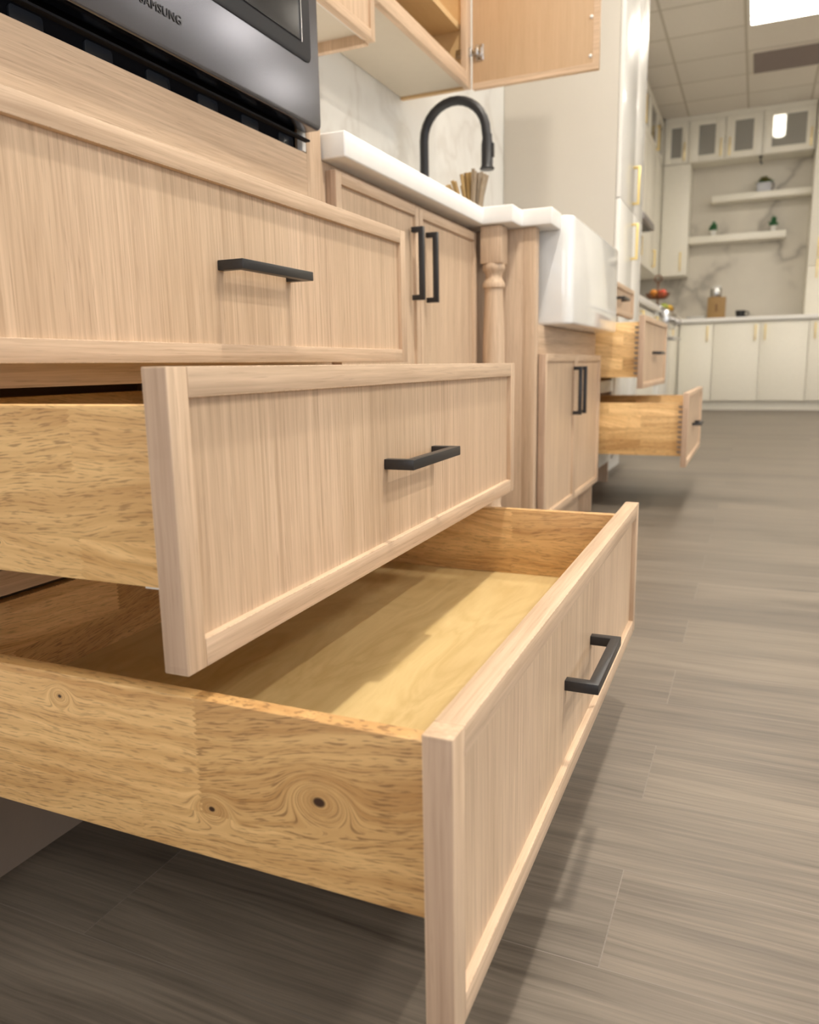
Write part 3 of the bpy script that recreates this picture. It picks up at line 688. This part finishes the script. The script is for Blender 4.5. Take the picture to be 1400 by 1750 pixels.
# hood
hd = thing('range_hood', 'slanted grey range hood between white wall cabinets', 'range hood', (0, 0, 1.79))
MB().prism([(0.0, -0.855), (0.0, -0.37), (0.055, -0.37), (0.34, -0.62), (0.34, -0.855)], 'y', 6.95, 7.70).build('canopy', GREY, hd, 0.004)
MB().box(-0.84, -0.40, 6.98, 7.67, -0.006, 0.002).build('filter', BLACK, hd)
# left wall cabinets
def wall_cab_left(y0, y1, z0, z1, doors, glass_z, label, name='wall_cabinet'):
    t = thing(name, label, 'cabinet', (0, 0, z0)); xf = -0.52
    MB().box(-0.855, xf-0.022, y0, y1, 0, z1-z0).build('body', CREAM, t)
    for (a, b_, hy) in doors:
        if z0 < glass_z-0.2:
            d = MB().box(xf-0.02, xf, a+0.003, b_-0.003, 0.003, glass_z-z0-0.004).build('door', CREAM, t, 0.002)
            if hy is not None: gold_pull(d, hy, 0.06, 0.24, xf, s=0.016)
        g0, g1 = max(glass_z-z0, 0)+0.004, z1-z0-0.05
        r = 0.075; fr = MB()
        fr.box(xf-0.02, xf, a+0.003, a+r, g0, g1); fr.box(xf-0.02, xf, b_-r, b_-0.003, g0, g1); fr.box(xf-0.02, xf, a+r, b_-r, g0, g0+r); fr.box(xf-0.02, xf, a+r, b_-r, g1-r, g1)
        d = fr.build('glass_door', CREAM, t, 0.001)
        MB().box(xf-0.014, xf-0.010, a+r-0.002, b_-r+0.002, g0+r-0.002, g1-r+0.002).build('pane', GLASS, d)
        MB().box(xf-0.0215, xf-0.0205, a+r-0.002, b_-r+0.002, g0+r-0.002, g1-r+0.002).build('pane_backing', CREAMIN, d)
        if hy is not None: gold_pull(d, hy, g0+0.03, g0+0.28, xf, s=0.018)
    return t
wall_cab_left(5.6, 6.93, 1.53, ZC-0.002, ((5.6, 6.26, 6.2), (6.26, 6.93, 6.33)), 2.77, 'white wall cabinet mostly hidden behind the tall pantry cabinet edge')
wall_cab_left(6.94, 7.71, 2.15, ZC-0.002, ((6.94, 7.32, 7.27), (7.32, 7.71, 7.38)), 2.77, 'white wall cabinet directly above the grey range hood')
wall_cab_left(7.72, 9.548, 1.53, ZC-0.002, ((7.72, 8.32, 7.80), (8.32, 8.95, 8.88), (8.95, 9.548, None)), 2.77, 'white wall cabinet past the range hood, reaching the corner')

# ------------------------------------------------------------------ far back run
BY = 9.20
cream_base('base_cabinet', 'cream base cabinet in the far corner left of the brown box', -0.23, 0.137, BY, 9.88, 'y', ((-0.23, 0.137),), (0.075,))
cream_base('base_cabinet', 'wide cream two-door base cabinet under the brown box and mug', 0.139, 1.104, BY, 9.88, 'y', ((0.139, 0.622), (0.622, 1.104)), (0.575, 0.672))
cream_base('base_cabinet', 'cream base cabinet at the right end of the far back wall', 1.106, 2.0, BY, 9.88, 'y', ((1.106, 1.56), (1.56, 2.0)), (1.165, 1.95))
fc = thing('countertop', 'long white counter along the far back wall', 'countertop', (0, 0, 0.985))
MB().prism([(-0.855, 7.72), (-0.195, 7.72), (-0.195, 9.165), (2.02, 9.165), (2.02, 9.895), (-0.855, 9.895)], 'z', 0, 0.045).build('slab', QUARTZ, fc, 0.003)
UY = 9.55
def upper_back(label, x0, x1, doors, z0=2.79, z1=ZC-0.002, name='glass_cabinet'):
    t = thing(name, label, 'cabinet', (0, 0, z0)); H = z1-z0
    b = MB(); b.box(x0, x0+0.016, UY+0.022, 9.897, 0, H); b.box(x1-0.016, x1, UY+0.022, 9.897, 0, H); b.box(x0+0.016, x1-0.016, UY+0.022, 9.897, 0, 0.016); b.box(x0+0.016, x1-0.016, UY+0.022, 9.897, H-0.05, H)
    b.box(x0+0.016, x1-0.016, 9.885, 9.897, 0.016, H-0.05); b.build('body', CREAM, t)
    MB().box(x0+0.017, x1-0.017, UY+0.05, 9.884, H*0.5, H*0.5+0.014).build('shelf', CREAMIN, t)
    MB().box(x0, x1, UY+0.002, UY+0.022, H-0.052, H).build('top_trim', CREAM, t)
    for (a, b_, hx, m) in doors:
        fr = MB(); g1 = H-0.055; r = 0.068
        fr.box(a+0.003, a+m, UY, UY+0.02, 0.004, g1); fr.box(b_-m, b_-0.003, UY, UY+0.02, 0.004, g1); fr.box(a+m, b_-m, UY, UY+0.02, 0.004, r); fr.box(a+m, b_-m, UY, UY+0.02, g1-r*0.8, g1)
        d = fr.build('glass_door', CREAM, t, 0.001)
        MB().box(a+m-0.003, b_-m+0.003, UY+0.008, UY+0.012, r-0.003, g1-r*0.8+0.003).build('pane', GLASS, d)
        gold_y(d, hx, UY, 0.03, 0.22)
    return t
upper_back('cream corner cabinet with one narrow glass door, leftmost on the back wall', -0.515, -0.249, ((-0.515, -0.249, -0.29, 0.075),))
upper_back('cream cabinet with a pair of glass doors high on the back wall', -0.247, 0.525, ((-0.247, 0.139, 0.098, 0.105), (0.139, 0.525, 0.19, 0.098)))
upper_back('cream cabinet with a wide glass door right of the paired glass doors', 0.527, 1.045, ((0.527, 1.045, 1.005, 0.09),))
cl = thing('cabinet_light', 'glowing white rounded lamp inside the wide glass cabinet', 'lamp', (0.685, 9.566, 2.952))
b = MB(); b.prism([(p[1], p[0]) for p in rrect(-0.062, 0.062, 0.0, 0.255, 0.045)], 'y', 0.0, 0.012); b.build('glow_panel', GLOW, cl)
b = MB(); b.prism([(p[1], p[0]) for p in rrect(-0.066, 0.066, -0.004, 0.259, 0.047)], 'y', 0.0125, 0.022); b.build('lamp_back', WHITEP, cl)
cw = thing('wall_cabinet', 'tall plain cream wall cabinet in the corner above the fruit stand', 'cabinet', (0, 0, 1.55))
MB().box(-0.519, -0.213, UY+0.022, 9.897, 0, 1.236).build('body', CREAM, cw)
d = MB().box(-0.512, -0.215, UY, UY+0.02, 0.003, 1.232).build('door', CREAM, cw, 0.002); gold_y(d, -0.285, UY, 0.05, 0.26)
rc = thing('wall_cabinet', 'tall cream cabinet right of the floating shelves on the back wall', 'cabinet', (0, 0, 1.032))
MB().box(1.055, 2.0, 9.502, 9.895, 0, 2.255).build('body', CREAM, rc)
for (a, b_, hz) in ((0.003, 0.53, 0.40), (0.534, 2.24, 0.62)):
    d = MB().box(1.058, 1.53, 9.48, 9.50, a, b_).build('door', CREAM, rc, 0.002); gold_y(d, 1.15, 9.48, hz, hz+0.2)
    MB().box(1.533, 1.998, 9.48, 9.50, a, b_).build('door', CREAM, rc, 0.002)
# floating shelves
def shelf(label, x0, x1, z0, z1):
    o = MB().box(x0, x1, 9.66, 9.897, z0, z1).build('floating_shelf', CREAM, None, 0.003); o.location = (0, 0, 0)
    return tag(o, label, 'shelf')
shelf('upper cream floating shelf under the glass cabinets', 0.022, 1.053, 2.355, 2.425)
shelf('lower cream floating shelf with two small potted plants', -0.211, 0.822, 1.915, 1.99)
hk = thing('hook', 'small dark hook under the glass cabinets above the metal planter', 'hook', (0.515, 9.62, 2.79))
b = MB(); b.lathe([(0.022, -0.012), (0.022, 0.0)], (0, 0, 0), 12); b.tube([(0, 0, -0.012), (0, 0, -0.06), (0.012, 0, -0.085), (0.02, 0, -0.07)], 0.008, 8); b.build('hook_stem', BLACK, hk)
# plants
def tuft(par, n, h, r, mat, name='leaves'):
    b = MB()
    for k in range(n):
        a = random.uniform(0, 6.28); el = random.uniform(0.1, 1.5); q = random.uniform(0.75, 1.1)
        d = Vector((math.cos(a)*math.cos(el)*r, math.sin(a)*math.cos(el)*r, math.sin(el)*h))*q
        b.tube([d*0.15, d*0.6+Vector((0, 0, 0.006)), d], [0.006, 0.012, 0.002], 5)
    return b.build(name, mat, par)
def small_plant(x, label):
    t = thing('potted_plant', label, 'plant', (x, 9.75, 1.991))
    MB().lathe([(0.026, 0), (0.036, 0.062), (0.038, 0.064), (0.034, 0.066)], (0, 0, 0), 20).build('pot', WHITEP, t)
    lv = tuft(t, 60, 0.10, 0.06, GREEN); lv.location = (0, 0, 0.062); return t
small_plant(0.050, 'small green plant in white pot at the left end of the lower shelf')
small_plant(0.690, 'small green plant in white pot at the right end of the lower shelf')
mp = thing('metal_planter', 'grey metal planter with olive succulent on the upper shelf', 'planter', (0.565, 9.76, 2.4255))
MB().prism([(-0.075, -0.06), (0.075, -0.06), (0.075, 0.06), (-0.075, 0.06)], 'z', 0, 0.105).build('pot', plain('galvanised_pot', (0.52, 0.53, 0.56), 0.5, 0.2), mp, 0.008)
MB().tube([(0.078, 0, 0.02), (0.10, 0, 0.05), (0.10, 0, 0.09), (0.078, 0, 0.10)], 0.01, 8).build('planter_handle', GREY, mp)
lv = tuft(mp, 70, 0.075, 0.085, OLIVE); lv.location = (0, 0, 0.10)
lv = tuft(mp, 16, 0.03, 0.12, GREEN, 'side_leaves'); lv.location = (0, 0, 0.10)
# things on the back counter
bx = thing('wooden_box', 'brown wooden box with a dark mark on the far counter', 'box', (0.150, 9.36, 1.0305))
MB().box(-0.095, 0.095, -0.07, 0.07, 0, 0.235).build('box_body', KRAFT, bx, 0.003)
MB().box(-0.012, 0.012, -0.0715, -0.0695, 0.075, 0.155).build('mark', plain('dark_brown_print', (0.20, 0.11, 0.045), 0.6), bx)
jr = thing('glass_jar', 'silver lidded glass jar standing on the brown wooden box', 'jar', (0.135, 9.36, 1.266))
MB().lathe([(0.055, 0), (0.062, 0.01), (0.062, 0.09), (0.05, 0.105)], (0, 0, 0), 24).build('jar_body', CHROME, jr)
MB().lathe([(0.052, 0.105), (0.054, 0.108), (0.054, 0.122), (0.02, 0.128)], (0, 0, 0), 24).build('lid', WHITEP, jr)
mg = thing('mug', 'black mug on the far counter right of the brown box', 'mug', (0.405, 9.36, 1.0305))
MB().lathe([(0.036, 0), (0.044, 0.004), (0.052, 0.06), (0.054, 0.078), (0.049, 0.078), (0.044, 0.012)], (0, 0, 0), 24).build('cup', BLACK, mg)
MB().tube([(0.05, 0, 0.062), (0.078, 0, 0.064), (0.088, 0, 0.045), (0.074, 0, 0.022), (0.047, 0, 0.016)], 0.007, 8).build('mug_handle', BLACK, mg)
pl = tag(MB().lathe([(0.05, 0), (0.10, 0.012), (0.12, 0.026), (0.117, 0.028), (0.09, 0.016), (0.04, 0.006)], (0, 0, 0), 28).build('plate', WHITEP), 'white dish lying on the far counter left of the brown box', 'dish')
pl.location = (-0.06, 9.34, 1.0305)
# fruit stand
fx, fy, fz = -0.37, 8.20, 1.0305
fs = thing('fruit_stand', 'two-tier rust wire fruit stand in the corner of the far counter', 'fruit stand', (fx, fy, fz))
def wire_tier(r, z, hgt):
    b = MB()
    for q, rr in ((z, r*0.75), (z+hgt*0.5, r*0.92), (z+hgt, r)):
        b.tube([(rr*math.cos(a*math.pi/12), rr*math.sin(a*math.pi/12), q) for a in range(25)], 0.005, 6)
    for k in range(12):
        a = k*math.pi/6; b.tube([(0, 0, z), (r*0.75*math.cos(a), r*0.75*math.sin(a), z), (r*math.cos(a), r*math.sin(a), z+hgt)], 0.0035, 5)
    return b
wire_tier(0.17, 0.012, 0.05).build('lower_tier', RUST, fs)
wire_tier(0.12, 0.17, 0.045).build('upper_tier', RUST, fs)
MB().tube([(0, 0, 0.0), (0, 0, 0.17), (0, 0, 0.33)], 0.008, 8).build('stem', RUST, fs)
MB().tube([(0.035*math.sin(a*math.pi/8), 0, 0.33+0.035-0.035*math.cos(a*math.pi/8)) for a in range(17)], 0.006, 6).build('ring', RUST, fs)
def fruit(name, mat, x, y, z, r, label, cat, sz=1.0):
    o = MB().ball((0, 0, 0), r, 18, sz).build(name, mat); o.location = (fx+x, fy+y, fz+z+r*sz); tag(o, label, cat)
    return o
fruit('apple', RED, 0.055, -0.055, 0.176, 0.042, 'red apple on the top tier of the wire fruit stand', 'fruit', 0.92)
fruit('orange', ORANGE, -0.035, -0.06, 0.176, 0.040, 'orange left of the red apple on the top tier', 'fruit')
fruit('peach', RED, 0.0, 0.062, 0.176, 0.040, 'pinkish red peach behind the orange on the top tier', 'fruit')
fruit('lime', LIME, 0.075, -0.085, 0.018, 0.047, 'yellow-green lime on the lower tier of the fruit stand', 'fruit')
fruit('lemon', LEMON, 0.115, 0.03, 0.018, 0.042, 'yellow lemon right of the lime on the lower tier', 'fruit')
fruit('orange', ORANGE, 0.03, 0.115, 0.018, 0.042, 'orange at the back of the lower tier', 'fruit')
fruit('apple', RED, -0.085, -0.075, 0.018, 0.042, 'dark red apple at the left of the lower tier', 'fruit', 0.92)
